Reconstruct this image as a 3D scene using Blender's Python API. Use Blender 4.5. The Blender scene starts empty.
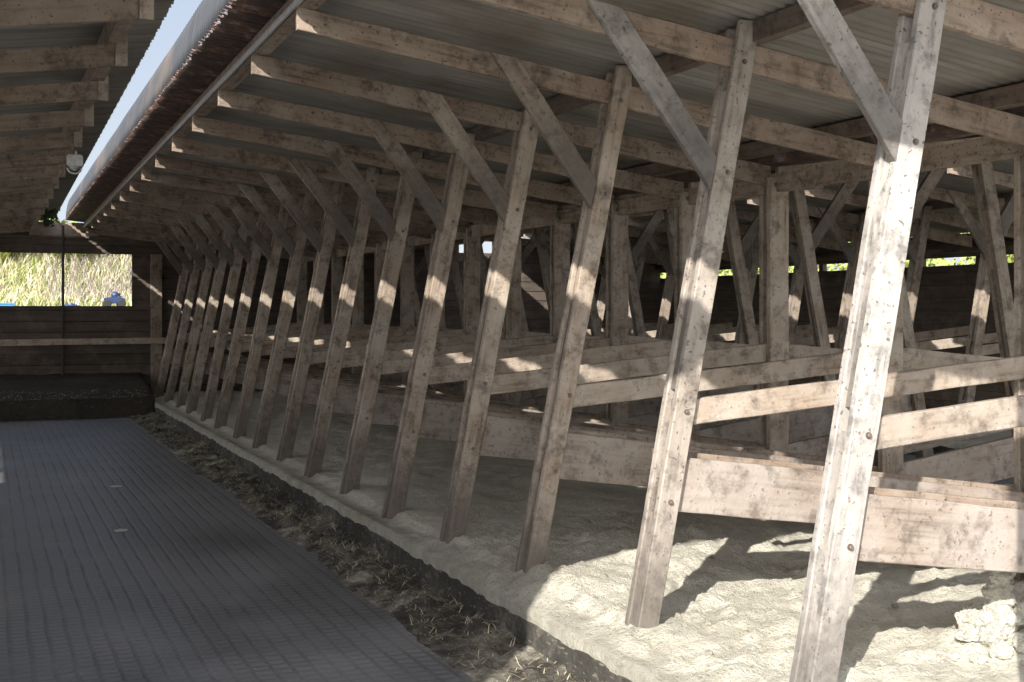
import bpy, bmesh, math, random
from mathutils import Vector, Matrix, noise
random.seed(7)
C = bpy.context.scene.collection
sc = bpy.context.scene
PI = math.pi
ZC = 1.65                      # eye height above the concrete floor

# ------------------------------------------------------------------ camera
cam_d = bpy.data.cameras.new('camera'); cam = bpy.data.objects.new('camera', cam_d); C.objects.link(cam)
cam.location = (0, 0, ZC); cam.rotation_euler = (PI/2, 0, -math.radians(23.1))
cam_d.sensor_width = 36; cam_d.lens = 1235/1024*36; cam_d.shift_y = -32/1024; cam_d.clip_end = 500
sc.camera = cam
sc.cycles.diffuse_bounces = 8; sc.cycles.max_bounces = 12
sc.view_settings.view_transform = 'Standard'; sc.view_settings.look = 'None'
sc.view_settings.gamma = 1; sc.view_settings.use_curve_mapping = False
sc.view_settings.exposure = 1.32

# ------------------------------------------------------------------ sky and sun
w = bpy.data.worlds.new('world'); sc.world = w; w.use_nodes = True
wn, wl = w.node_tree.nodes, w.node_tree.links
wn.clear()
wo = wn.new('ShaderNodeOutputWorld'); bg = wn.new('ShaderNodeBackground')
tc = wn.new('ShaderNodeTexCoord'); sep = wn.new('ShaderNodeSeparateXYZ')
rp = wn.new('ShaderNodeValToRGB')
rp.color_ramp.elements[0].position = 0.02; rp.color_ramp.elements[0].color = (0.31, 0.345, 0.375, 1)
rp.color_ramp.elements[1].position = 0.45; rp.color_ramp.elements[1].color = (0.155, 0.205, 0.31, 1)
nz = wn.new('ShaderNodeTexNoise'); nz.inputs['Scale'].default_value = 2.2; nz.inputs['Detail'].default_value = 6
cr = wn.new('ShaderNodeValToRGB')
cr.color_ramp.elements[0].position = 0.45; cr.color_ramp.elements[0].color = (0, 0, 0, 1)
cr.color_ramp.elements[1].position = 0.75; cr.color_ramp.elements[1].color = (0.7, 0.7, 0.7, 1)
mx = wn.new('ShaderNodeMixRGB'); mx.inputs[2].default_value = (0.36, 0.38, 0.41, 1)
wl.new(tc.outputs['Generated'], sep.inputs[0]); wl.new(sep.outputs['Z'], rp.inputs[0])
wl.new(tc.outputs['Generated'], nz.inputs['Vector']); wl.new(nz.outputs[0], cr.inputs[0])
wl.new(rp.outputs[0], mx.inputs[1]); wl.new(cr.outputs[0], mx.inputs[0])
dt = wn.new('ShaderNodeVectorMath'); dt.operation = 'DOT_PRODUCT'      # bright haze of the sky around the sun
dt.inputs[1].default_value = tuple(Vector((-1.0, -1.05, 0.80)).normalized()); wl.new(tc.outputs['Generated'], dt.inputs[0])
hz = wn.new('ShaderNodeValToRGB'); hz.color_ramp.elements[0].position = 0.0; hz.color_ramp.elements[0].color = (0, 0, 0, 1)
hz.color_ramp.elements[1].position = 1.0; hz.color_ramp.elements[1].color = (1.05, 1.01, 0.96, 1)
wl.new(dt.outputs['Value'], hz.inputs[0])
ad = wn.new('ShaderNodeMixRGB'); ad.blend_type = 'ADD'; ad.inputs[0].default_value = 1.0
wl.new(mx.outputs[0], ad.inputs[1]); wl.new(hz.outputs[0], ad.inputs[2]); wl.new(ad.outputs[0], bg.inputs[0])
wl.new(bg.outputs[0], wo.inputs[0])
bg.inputs[1].default_value = 1.0
SUN = Vector((1.0, 1.05, -0.80)).normalized()
sd = bpy.data.lights.new('sun', 'SUN'); sd.energy = 3.0; sd.angle = math.radians(0.55); sd.color = (1.0, 0.95, 0.87)
so = bpy.data.objects.new('sun', sd); C.objects.link(so); so.location = (-6, -6, 8)
so.rotation_euler = SUN.to_track_quat('-Z', 'Y').to_euler()

# ------------------------------------------------------------------ materials
def newmat(name):
    m = bpy.data.materials.new(name); m.use_nodes = True
    nt = m.node_tree; b = nt.nodes['Principled BSDF']
    return m, nt.nodes, nt.links, b
def ramp(n, l, src, stops):
    r = n.new('ShaderNodeValToRGB'); e = r.color_ramp.elements
    while len(e) < len(stops): e.new(0.5)
    for i, (p, c) in enumerate(stops):
        e[i].position = p; e[i].color = (*c, 1) if len(c) == 3 else c
    l.new(src, r.inputs[0]); return r.outputs[0]
def noisen(n, l, vec, scale, detail=4, rough=0.55):
    t = n.new('ShaderNodeTexNoise'); t.inputs['Scale'].default_value = scale
    t.inputs['Detail'].default_value = detail; t.inputs['Roughness'].default_value = rough
    if vec is not None: l.new(vec, t.inputs['Vector'])
    return t.outputs[0]
def mixc(n, l, fac, a, b, mode='MIX'):
    m = n.new('ShaderNodeMixRGB'); m.blend_type = mode
    for s, v in ((0, fac), (1, a), (2, b)):
        if isinstance(v, (int, float)): m.inputs[s].default_value = v
        elif isinstance(v, tuple): m.inputs[s].default_value = (*v, 1)
        else: l.new(v, m.inputs[s])
    return m.outputs[0]
def bump(n, l, b, h, strength, dist=0.01):
    bp = n.new('ShaderNodeBump'); bp.inputs['Strength'].default_value = strength
    bp.inputs['Distance'].default_value = dist
    l.new(h, bp.inputs['Height']); l.new(bp.outputs[0], b.inputs['Normal'])
def objvec(n, l, scale=(1, 1, 1), rnd=True):
    t = n.new('ShaderNodeTexCoord'); mp = n.new('ShaderNodeMapping'); mp.inputs['Scale'].default_value = scale
    src = t.outputs['Object']
    if rnd:
        oi = n.new('ShaderNodeObjectInfo'); ad = n.new('ShaderNodeVectorMath'); ad.operation = 'ADD'
        ml = n.new('ShaderNodeMath'); ml.operation = 'MULTIPLY'; ml.inputs[1].default_value = 37
        l.new(oi.outputs['Random'], ml.inputs[0]); l.new(src, ad.inputs[0]); l.new(ml.outputs[0], ad.inputs[1])
        src = ad.outputs[0]
    l.new(src, mp.inputs[0]); return mp.outputs[0], src

def wood(name, dark, mid, pale, palecut=0.5, speck=0.6, foot=False, fh=0.30):
    """weathered sawn timber: grain runs along local X, lime dust patches, dark flecks"""
    m, n, l, b = newmat(name)
    gv, raw = objvec(n, l, (1.2, 14, 14))
    grain = noisen(n, l, gv, 2.4, 6, 0.6)
    col = ramp(n, l, grain, [(0.33, dark), (0.47, mid), (0.66, tuple(c*1.22 for c in mid))])
    big = noisen(n, l, raw, 3.2, 5, 0.65)
    pf = ramp(n, l, big, [(palecut-0.14, (0, 0, 0)), (palecut+0.16, (0.85, 0.85, 0.85))])
    col = mixc(n, l, pf, col, pale)
    bl = noisen(n, l, raw, 9, 5, 0.7)
    bf = ramp(n, l, bl, [(0.50, (0, 0, 0)), (0.66, (0.65, 0.65, 0.65))])
    col = mixc(n, l, bf, col, tuple(c*0.6 for c in dark))
    sp = noisen(n, l, raw, 48, 2, 0.5)
    sf = ramp(n, l, sp, [(0.64, (0, 0, 0)), (0.70, (speck, speck, speck))])
    col = mixc(n, l, sf, col, (0.06, 0.045, 0.035))
    oi = n.new('ShaderNodeObjectInfo')
    hv = n.new('ShaderNodeHueSaturation'); mr = n.new('ShaderNodeMapRange')
    mr.inputs['To Min'].default_value = 0.84; mr.inputs['To Max'].default_value = 1.12
    l.new(oi.outputs['Random'], mr.inputs[0]); l.new(mr.outputs[0], hv.inputs['Value']); l.new(col, hv.inputs['Color'])
    out = hv.outputs[0]
    if foot:   # muck splashed on the lowest part of the timber (local X = distance from the foot)
        t = n.new('ShaderNodeTexCoord'); s = n.new('ShaderNodeSeparateXYZ'); l.new(t.outputs['Object'], s.inputs[0])
        nn = noisen(n, l, raw, 14, 4, 0.7)
        ad = n.new('ShaderNodeMath'); ad.operation = 'MULTIPLY_ADD'; ad.inputs[1].default_value = -0.55
        l.new(nn, ad.inputs[0]); l.new(s.outputs['X'], ad.inputs[2])
        ff = ramp(n, l, ad.outputs[0], [(0.0, (0.75, 0.75, 0.75)), (0.18, (0.45, 0.45, 0.45)), (0.45, (0, 0, 0))])
        out = mixc(n, l, ff, out, (0.10, 0.088, 0.077))
    l.new(out, b.inputs['Base Color']); b.inputs['Roughness'].default_value = 0.82
    hb = mixc(n, l, 0.5, grain, sp)
    bump(n, l, b, hb, 0.8, 0.008)
    return m
W_POST = wood('limed post timber', (0.13, 0.095, 0.068), (0.30, 0.235, 0.18), (0.47, 0.41, 0.345), 0.50, 0.6, True)
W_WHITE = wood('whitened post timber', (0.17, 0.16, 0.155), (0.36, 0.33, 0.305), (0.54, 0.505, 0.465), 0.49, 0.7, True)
W_BOARD = wood('worn division board', (0.15, 0.115, 0.09), (0.28, 0.225, 0.185), (0.40, 0.355, 0.315), 0.47, 0.5)
W_POST2 = wood('greyish limed post timber', (0.14, 0.115, 0.095), (0.32, 0.27, 0.225), (0.49, 0.44, 0.385), 0.48, 0.65, True)
W_BEAM = wood('brown roof timber', (0.11, 0.08, 0.058), (0.27, 0.20, 0.15), (0.43, 0.36, 0.29), 0.53, 0.8)
W_RAIL = wood('rubbed rail timber', (0.17, 0.125, 0.092), (0.35, 0.27, 0.205), (0.50, 0.44, 0.375), 0.48, 0.5)
W_DARK = wood('dark stained timber', (0.07, 0.05, 0.037), (0.15, 0.11, 0.085), (0.24, 0.20, 0.165), 0.58, 0.6)

def sheet_mat(name, grey, rusty=False):
    m, n, l, b = newmat(name)
    gv, raw = objvec(n, l, (0.5, 9, 1), False)
    st = noisen(n, l, gv, 1.6, 5, 0.6)
    col = ramp(n, l, st, [(0.3, tuple(c*0.7 for c in grey)), (0.7, tuple(c*1.25 for c in grey))])
    big = noisen(n, l, raw, 1.3, 5, 0.6)
    f = ramp(n, l, big, [(0.5, (0, 0, 0)), (0.66, (0.6, 0.6, 0.6))])
    col = mixc(n, l, f, col, (0.17, 0.125, 0.09))
    if rusty:
        rn = noisen(n, l, raw, 7, 5, 0.7)
        col = ramp(n, l, rn, [(0.33, (0.05, 0.04, 0.037)), (0.52, (0.10, 0.068, 0.056)), (0.60, (0.20, 0.10, 0.07)), (0.68, (0.30, 0.27, 0.26))])
    l.new(col, b.inputs['Base Color']); b.inputs['Roughness'].default_value = 0.6; b.inputs['Metallic'].default_value = 0.15
    return m
M_SHEET = sheet_mat('dusty galvanised sheet', (0.31, 0.295, 0.265))
M_RUST = sheet_mat('rusted sheet', (0.1, 0.08, 0.07), True)
M_UP = sheet_mat('weathered grey sheet', (0.055, 0.058, 0.066))

def boards_mat(name, dark, mid, pitch=0.18, vertical=False):
    m, n, l, b = newmat(name)
    t = n.new('ShaderNodeTexCoord'); s = n.new('ShaderNodeSeparateXYZ'); l.new(t.outputs['Object'], s.inputs[0])
    mp = n.new('ShaderNodeMapping'); mp.inputs['Scale'].default_value = (1, 1, 12); l.new(t.outputs['Object'], mp.inputs[0])
    g = noisen(n, l, mp.outputs[0], 1.6, 5, 0.6)
    col = ramp(n, l, g, [(0.3, dark), (0.7, mid)])
    dv = n.new('ShaderNodeMath'); dv.operation = 'DIVIDE'; dv.inputs[1].default_value = pitch; l.new(s.outputs['Z'], dv.inputs[0])
    fr = n.new('ShaderNodeMath'); fr.operation = 'FRACT'; l.new(dv.outputs[0], fr.inputs[0])
    fl = n.new('ShaderNodeMath'); fl.operation = 'FLOOR'; l.new(dv.outputs[0], fl.inputs[0])
    wn_ = n.new('ShaderNodeTexWhiteNoise'); wn_.noise_dimensions = '1D'; l.new(fl.outputs[0], wn_.inputs['W'])
    tint = ramp(n, l, wn_.outputs['Value'], [(0, (0.75, 0.75, 0.75)), (1, (1.15, 1.12, 1.1))])
    col = mixc(n, l, 1.0, col, tint, 'MULTIPLY')
    gap = ramp(n, l, fr.outputs[0], [(0.0, (1, 1, 1)), (0.06, (0, 0, 0))])
    col = mixc(n, l, gap, col, (0.012, 0.01, 0.009))
    bl = noisen(n, l, t.outputs['Object'], 2.5, 5, 0.7)
    bf = ramp(n, l, bl, [(0.5, (0, 0, 0)), (0.72, (0.6, 0.6, 0.6))])
    col = mixc(n, l, bf, col, tuple(c*1.9 for c in mid))
    l.new(col, b.inputs['Base Color']); b.inputs['Roughness'].default_value = 0.85
    bump(n, l, b, ramp(n, l, fr.outputs[0], [(0.0, (0, 0, 0)), (0.08, (1, 1, 1))]), 0.8, 0.02)
    return m
M_WALL = boards_mat('wall boarding', (0.07, 0.054, 0.043), (0.125, 0.10, 0.083))

def floor_mat():
    m, n, l, b = newmat('grooved concrete')
    t = n.new('ShaderNodeTexCoord')
    dn = n.new('ShaderNodeTexNoise'); dn.inputs['Scale'].default_value = 1.5; l.new(t.outputs['Object'], dn.inputs['Vector'])
    dd = n.new('ShaderNodeVectorMath'); dd.operation = 'MULTIPLY_ADD'; dd.inputs[1].default_value = (0.03, 0.03, 0)
    l.new(dn.outputs['Color'], dd.inputs[0]); l.new(t.outputs['Object'], dd.inputs[2])
    s = n.new('ShaderNodeSeparateXYZ'); l.new(dd.outputs[0], s.inputs[0])
    gs = []
    for ax, p, wd in (('X', 0.092, 0.17), ('Y', 0.075, 0.2)):
        d = n.new('ShaderNodeMath'); d.operation = 'DIVIDE'; d.inputs[1].default_value = p; l.new(s.outputs[ax], d.inputs[0])
        f = n.new('ShaderNodeMath'); f.operation = 'FRACT'; l.new(d.outputs[0], f.inputs[0])
        p2 = n.new('ShaderNodeMath'); p2.operation = 'PINGPONG'; p2.inputs[1].default_value = 0.5; l.new(f.outputs[0], p2.inputs[0])
        gs.append(ramp(n, l, p2.outputs[0], [(wd*0.35, (0, 0, 0)), (wd, (1, 1, 1))]))
    g = mixc(n, l, 1.0, gs[0], gs[1], 'MULTIPLY')
    big = noisen(n, l, t.outputs['Object'], 0.9, 6, 0.65)
    col = ramp(n, l, big, [(0.32, (0.13, 0.133, 0.144)), (0.55, (0.22, 0.224, 0.237)), (0.75, (0.30, 0.295, 0.295))])
    wear = noisen(n, l, t.outputs['Object'], 2.3, 5, 0.7)
    wf = ramp(n, l, wear, [(0.35, (0.15, 0.15, 0.15)), (0.6, (0.75, 0.75, 0.75))])
    gm = mixc(n, l, wf, (1, 1, 1), g)
    col = mixc(n, l, 1.0, col, mixc(n, l, gm, (0.52, 0.52, 0.52), (1, 1, 1)), 'MULTIPLY')
    sp = noisen(n, l, t.outputs['Object'], 30, 3, 0.6)
    col = mixc(n, l, ramp(n, l, sp, [(0.62, (0, 0, 0)), (0.72, (0.5, 0.5, 0.5))]), col, (0.2, 0.185, 0.165))
    l.new(col, b.inputs['Base Color'])
    rg = ramp(n, l, big, [(0.35, (0.33, 0.33, 0.33)), (0.7, (0.62, 0.62, 0.62))]); l.new(rg, b.inputs['Roughness'])
    bump(n, l, b, mixc(n, l, 0.25, gm, sp), 0.7, 0.008)
    return m
M_FLOOR = floor_mat()

def grit_mat(name, stops, scale=18, bs=0.8, bd=0.02, straw=0.5, strawcol=(0.25, 0.2, 0.13)):
    m, n, l, b = newmat(name)
    t = n.new('ShaderNodeTexCoord')
    a = noisen(n, l, t.outputs['Object'], scale, 6, 0.7); c = noisen(n, l, t.outputs['Object'], 1.4, 4, 0.6)
    mm = mixc(n, l, 0.5, a, c)
    col = ramp(n, l, mm, stops)
    mp = n.new('ShaderNodeMapping'); mp.inputs['Scale'].default_value = (1, 0.3, 1); mp.inputs['Rotation'].default_value = (0, 0, 0.6)
    l.new(t.outputs['Object'], mp.inputs[0])
    s = noisen(n, l, mp.outputs[0], 70, 2, 0.5)
    col = mixc(n, l, ramp(n, l, s, [(0.63, (0, 0, 0)), (0.68, (straw,)*3)]), col, strawcol)
    l.new(col, b.inputs['Base Color']); b.inputs['Roughness'].default_value = 0.95
    f = noisen(n, l, t.outputs['Object'], 60, 4, 0.7)
    bump(n, l, b, mixc(n, l, 0.5, a, f), bs, bd)
    return m
M_DUST = grit_mat('pale sawdust and lime', [(0.3, (0.40, 0.37, 0.29)), (0.43, (0.60, 0.57, 0.475)), (0.6, (0.72, 0.69, 0.59))], 16, 1.0, 0.03)
def stain_edge(m):
    n, l = m.node_tree.nodes, m.node_tree.links; b = n['Principled BSDF']
    src = b.inputs['Base Color'].links[0].from_socket
    t = n.new('ShaderNodeTexCoord'); sp_ = n.new('ShaderNodeSeparateXYZ'); l.new(t.outputs['Object'], sp_.inputs[0])
    nn = noisen(n, l, t.outputs['Object'], 5, 5, 0.7)
    ma = n.new('ShaderNodeMath'); ma.operation = 'MULTIPLY_ADD'; ma.inputs[1].default_value = 0.7; l.new(nn, ma.inputs[0]); l.new(sp_.outputs['X'], ma.inputs[2])
    mr = n.new('ShaderNodeMapRange'); mr.inputs['From Min'].default_value = 2.72; mr.inputs['From Max'].default_value = 3.0
    mr.inputs['To Min'].default_value = 0.62; mr.inputs['To Max'].default_value = 0.0; l.new(ma.outputs[0], mr.inputs[0])
    l.new(mixc(n, l, mr.outputs[0], src, (0.21, 0.19, 0.155)), b.inputs['Base Color'])
stain_edge(M_DUST)
M_CLOD = grit_mat('caked lime', [(0.32, (0.42, 0.40, 0.33)), (0.5, (0.60, 0.58, 0.50)), (0.65, (0.70, 0.68, 0.59))], 30, 1.0, 0.02, 0.5)
M_MUCK = grit_mat('muck and straw', [(0.36, (0.025, 0.022, 0.02)), (0.47, (0.075, 0.066, 0.055)), (0.55, (0.22, 0.20, 0.165)), (0.63, (0.50, 0.47, 0.39))], 8, 1.0, 0.04, 0.7, (0.40, 0.33, 0.22))
M_DMUCK = grit_mat('dark muck', [(0.35, (0.02, 0.018, 0.015)), (0.6, (0.06, 0.05, 0.04)), (0.75, (0.13, 0.11, 0.08))], 12, 1.0, 0.04, 0.3)
M_KERB = grit_mat('stained kerb concrete', [(0.35, (0.025, 0.023, 0.02)), (0.52, (0.065, 0.06, 0.052)), (0.68, (0.22, 0.20, 0.17))], 14, 0.8, 0.02, 0.6, (0.3, 0.27, 0.2))
M_BOUNCE_GROUND = grit_mat('pale light-bounce concrete', [(0.3, (0.42, 0.40, 0.36)), (0.6, (0.58, 0.56, 0.51))], 5, 0.3, 0.01)  # pale ground colour chosen to bounce sunlight up into the roof
M_BANK = grit_mat('rough grass ground', [(0.3, (0.16, 0.17, 0.07)), (0.5, (0.32, 0.31, 0.15)), (0.7, (0.45, 0.42, 0.28))], 2.5, 0.6, 0.05)
def plain(name, col, rough=0.5, metal=0.0, rough_noise=0.0):
    m, n, l, b = newmat(name)
    t = n.new('ShaderNodeTexCoord'); a = noisen(n, l, t.outputs['Object'], 25, 4, 0.6)
    l.new(ramp(n, l, a, [(0.3, tuple(c*0.75 for c in col)), (0.7, tuple(min(1, c*1.15) for c in col))]), b.inputs['Base Color'])
    b.inputs['Roughness'].default_value = rough; b.inputs['Metallic'].default_value = metal
    return m
M_BOLT = plain('rusty bolt steel', (0.20, 0.165, 0.14), 0.6, 0.5)
M_TRIM = plain('grey galvanised strip', (0.42, 0.41, 0.40), 0.5, 0.2)
M_POLE = plain('dark iron', (0.06, 0.055, 0.05), 0.6, 0.4)
M_WHITE = plain('white lamp plastic', (0.8, 0.8, 0.78), 0.4)
M_GLASS = plain('frosted lamp glass', (0.5, 0.52, 0.54), 0.15)
M_STRAW = plain('dry grass', (0.62, 0.56, 0.38), 0.8)
M_GREEN = plain('grass green', (0.30, 0.36, 0.09), 0.8)
M_LEAF = plain('yellow green leaves', (0.34, 0.40, 0.08), 0.7)
M_LEAFD = plain('ivy leaves', (0.06, 0.10, 0.045), 0.6)
M_BRAMBLE = plain('grey bramble stems', (0.33, 0.28, 0.25), 0.8)
M_BLUE = plain('dark blue paint', (0.02, 0.04, 0.11), 0.4)
M_BBLUE = plain('bright blue plastic', (0.05, 0.25, 0.55), 0.5)
M_TYRE = plain('black rubber', (0.02, 0.02, 0.022), 0.8)

# ------------------------------------------------------------------ helpers
def link_bm(name, bm, m, parent=None, loc=(0, 0, 0), mat=None, smooth=False):
    bmesh.ops.recalc_face_normals(bm, faces=bm.faces)
    me = bpy.data.meshes.new(name); bm.to_mesh(me); bm.free()
    me.materials.append(m)
    if smooth:
        for p in me.polygons: p.use_smooth = True
    o = bpy.data.objects.new(name, me); C.objects.link(o)
    if mat is not None: o.matrix_local = mat
    else: o.location = loc
    if parent: o.parent = parent
    return o
def tag(o, label=None, cat=None, group=None, kind=None):
    if label: o['label'] = label
    if cat: o['category'] = cat
    if group: o['group'] = group
    if kind: o['kind'] = kind
    return o
def empty(name, loc):
    o = bpy.data.objects.new(name, None); o.empty_display_size = 0.1; o.location = loc; C.objects.link(o); return o
def box_bm(bm, x0, x1, y0, y1, z0, z1):
    v = [bm.verts.new(p) for p in ((x0,y0,z0),(x1,y0,z0),(x1,y1,z0),(x0,y1,z0),(x0,y0,z1),(x1,y0,z1),(x1,y1,z1),(x0,y1,z1))]
    for f in ((0,3,2,1),(4,5,6,7),(0,1,5,4),(1,2,6,5),(2,3,7,6),(3,0,4,7)): bm.faces.new([v[i] for i in f])
def lump_line(p, q, amp, seg=0.22):
    """points from p towards q (q excluded), slightly wandering like sawn timber"""
    d = Vector(q)-Vector(p); L = d.length; k = max(1, int(L/seg)); nrm = Vector((-d.y, d.x))/L
    out = []
    for i in range(k):
        a = 0 if i == 0 else random.uniform(-amp, amp)
        out.append(tuple(Vector(p)+d*(i/k)+nrm*a))
    return out
def plank(name, poly, y0, y1, m, parent=None, base=(0, 0, 0), ax=None, amp=0.0025, bev=0.004):
    """prism of a polygon in the XZ plane (world coords), extruded y0..y1. The object's own X axis
    follows ax (direction in XZ) so the grain of the wood runs along the plank."""
    pts = []
    for i in range(len(poly)):
        pts += lump_line(poly[i], poly[(i+1) % len(poly)], amp)
    o0 = Vector(poly[0]); a = Vector(ax if ax else (poly[1][0]-poly[0][0], poly[1][1]-poly[0][1])).normalized()
    def loc(p):
        d = Vector(p)-o0; return (d.dot(a), d.dot(Vector((-a.y, a.x))))
    bm = bmesh.new()
    lp = [loc(p) for p in pts]
    A = [bm.verts.new((u, 0, v)) for u, v in lp]; B = [bm.verts.new((u, y1-y0, v)) for u, v in lp]
    bm.faces.new(A); bm.faces.new(B[::-1])
    N = len(A)
    for i in range(N): bm.faces.new((A[i], B[i], B[(i+1) % N], A[(i+1) % N]))
    if bev:
        bmesh.ops.recalc_face_normals(bm, faces=bm.faces)
        ed = [e for e in bm.edges if (e.verts[0] in A) == (e.verts[1] in A)]
        bmesh.ops.bevel(bm, geom=ed, offset=bev, segments=1, affect='EDGES', clamp_overlap=True)
    ang = math.atan2(a.y, a.x)
    M = Matrix.Translation(Vector((o0.x, y0, o0.y))-Vector(base)) @ Matrix.Rotation(-ang, 4, 'Y')
    return link_bm(name, bm, m, parent, mat=M)
def beam(name, x0, x1, ya, yb, za0, za1, zb0, zb1, m, jitter=0.003, xs=0.0, parent=None):
    """timber running along Y from ya to yb; zaN / zbN are bottom / top heights at the ends"""
    L = yb-ya; k = max(2, int(L/0.35)); bm = bmesh.new(); prev = None
    for i in range(k+1):
        t = i/k; j = lambda: random.uniform(-jitter, jitter)
        z0, z1 = za0+(zb0-za0)*t, za1+(zb1-za1)*t
        dx = xs*t
        # local X along the length (grain), so build (len, -x, z) and rotate by 90 degrees
        r = [bm.verts.new((L*t, -(xx-x0), zz+j()-za0)) for xx, zz in ((x0+dx, z0), (x1+dx, z0), (x1+dx, z1), (x0+dx, z1))]
        if prev:
            for q in range(4): bm.faces.new((prev[q], prev[(q+1) % 4], r[(q+1) % 4], r[q]))
        else: bm.faces.new(r)
        prev = r
    bm.faces.new(prev[::-1])
    M = Matrix.Translation((x0, ya, za0)) @ Matrix.Rotation(PI/2, 4, 'Z')
    return link_bm(name, bm, m, parent, mat=M)
def tube(bm, pts, r, seg=8):
    rings = []
    for i, p in enumerate(pts):
        p = Vector(p); a = Vector(pts[max(0, i-1)]); b = Vector(pts[min(len(pts)-1, i+1)])
        d = (b-a).normalized(); u = d.orthogonal().normalized()
        if rings: u = (pu - d*pu.dot(d)).normalized()
        pu = u; v = d.cross(u); rr = r[i] if isinstance(r, (list, tuple)) else r
        rings.append([bm.verts.new(p+u*rr*math.cos(2*PI*k/seg)+v*rr*math.sin(2*PI*k/seg)) for k in range(seg)])
    for a, b in zip(rings, rings[1:]):
        for k in range(seg): bm.faces.new((a[k], a[(k+1) % seg], b[(k+1) % seg], b[k]))
    bm.faces.new(rings[0][::-1]); bm.faces.new(rings[-1])
def bolt_bm(x, y, z, r=0.0095):
    """washer and square-ish head facing the camera side (-Y)"""
    bm = bmesh.new()
    tube(bm, [(0, 0, 0), (0, -0.003, 0)], r*1.35, 12); tube(bm, [(0, -0.003, 0), (0, -0.011, 0), (0, -0.013, 0)], [r, r, r*0.8], 8)
    return bm
ORD = ['nearest', 'second', 'third', 'fourth', 'fifth', 'sixth', 'seventh', 'eighth', 'ninth', 'tenth', 'eleventh',
       'twelfth', 'thirteenth', 'fourteenth', 'fifteenth', 'sixteenth', 'seventeenth', 'eighteenth']

# ------------------------------------------------------------------ building grid
S = 1.15; Y1 = 3.68                       # spacing of the frames; the nearest frame in view
YF = [Y1+S*(i-1) for i in range(0, 17)]   # frame 0 stands just outside the picture
YN, YW = 2.40, 21.55                      # open near end, boarded far end
XV, CG = 5.00, 1.07                       # line of the centre posts, middle of the first aisle
def z(c): return ZC+c
def eave_x(Y): return 1.41+0.006*(Y-7)
def eave_z(Y): return z(1.47-0.009*(Y-7))           # top of the rafter at the eave
ZV = z(0.977)                                        # top of the rafter at the centre posts
def rtop(X, Y):                                      # rafter top line in section one
    e = eave_x(Y); return eave_z(Y)+(ZV-eave_z(Y))*(X-e)/(XV-e)
sec1 = lambda x: x
sec2 = lambda x: 2*XV-x
P3, XW = 7.25, 12.42                       # offset of the far row, side wall
sec3 = lambda x: x+P3
secL = lambda x: 2*CG-x
RD = 0.125                                # rafter depth

# ------------------------------------------------------------------ setting: ground, floor, beds
def grid(name, x0, x1, y0, y1, dx, dy, hf, m, skirt=None, smooth=True):
    bm = bmesh.new(); nx = max(1, round((x1-x0)/dx)); ny = max(1, round((y1-y0)/dy))
    V = [[bm.verts.new((x0+(x1-x0)*i/nx, y0+(y1-y0)*j/ny, 0)) for i in range(nx+1)] for j in range(ny+1)]
    for row in V:
        for v in row: v.co.x, v.co.z = hf(v.co.x, v.co.y)
    for j in range(ny):
        for i in range(nx): bm.faces.new((V[j][i], V[j][i+1], V[j+1][i+1], V[j+1][i]))
    if skirt is not None:
        ring = [V[0][i] for i in range(nx+1)]+[V[j][nx] for j in range(1, ny+1)]+[V[ny][i] for i in range(nx-1, -1, -1)]+[V[j][0] for j in range(ny-1, 0, -1)]
        low = [bm.verts.new((v.co.x, v.co.y, skirt)) for v in ring]
        for k in range(len(ring)):
            q = (k+1) % len(ring); bm.faces.new((ring[k], low[k], low[q], ring[q]))
    return link_bm(name, bm, m, smooth=smooth)
def fbm(x, y, s, o=4): return noise.fractal(Vector((x*s, y*s, 3.7)), 1.0, 2.0, o)
def slab(name, x0, x1, y0, y1, z0, z1, m):
    bm = bmesh.new(); box_bm(bm, 0, x1-x0, 0, y1-y0, 0, z1-z0); return link_bm(name, bm, m, loc=(x0, y0, z0))
fl = slab('floor', -3.0, XW+0.1, -0.5, YW+0.1, -0.12, 0.0, M_FLOOR); tag(fl, 'dark grooved concrete floor of the walking aisle', 'floor', kind='structure')

BZ = 0.20
def gaussian(x, y, cx, cy, sx, sy): return math.exp(-((x-cx)/sx)**2-((y-cy)/sy)**2)
def bed_h(x, y):
    h = BZ+0.018*fbm(x, y, 1.1)+0.012*fbm(x+9, y, 6, 3)
    if x > 2.6: h += 0.03+(0.045*fbm(x, y+5, 0.9)+0.02*fbm(x, y, 2.7))*min(1, (x-2.6)*2)
    h += 0.075*gaussian(x, y, 3.0, 5.75, 0.55, 0.38)+0.06*gaussian(x, y, 4.1, 5.9, 0.8, 0.25)+0.05*gaussian(x, y, 3.95, 3.85, 0.3, 0.3)
    if y < 8: h += (0.048*abs(fbm(x, y, 8, 3))+0.026*abs(fbm(x+3, y, 21, 2)))*min(1, (8-y))*min(1, (x-2.43)*8)
    return h
def bed1(x, y):
    e = 2.40+0.010*noise.noise(Vector((0.3, y*9, 0)))+0.006*fbm(0.3, y, 3)
    if x < 2.47: return (e if x < 2.43 else x), BZ+(0.0 if x < 2.43 else 0.012)
    return x, bed_h(x, y)
b1 = grid('sawdust_bed', 2.40, 7.60, YN-0.2, YW-0.02, 0.04, 0.04, bed1, M_DUST, skirt=0.14)
tag(b1, 'pale sawdust and lime bedding between the two rows of leaning posts', 'bedding', kind='stuff')
b3 = grid('sawdust_bed', sec3(2.40), XW-0.02, 8.0, YW-0.02, 0.1, 0.1, lambda x, y: (x, BZ+0.02*fbm(x, y, 1.2)), M_DUST, skirt=0.14)
tag(b3, 'pale sawdust bedding along the right side wall, past the far aisle', 'bedding', kind='stuff')
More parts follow.
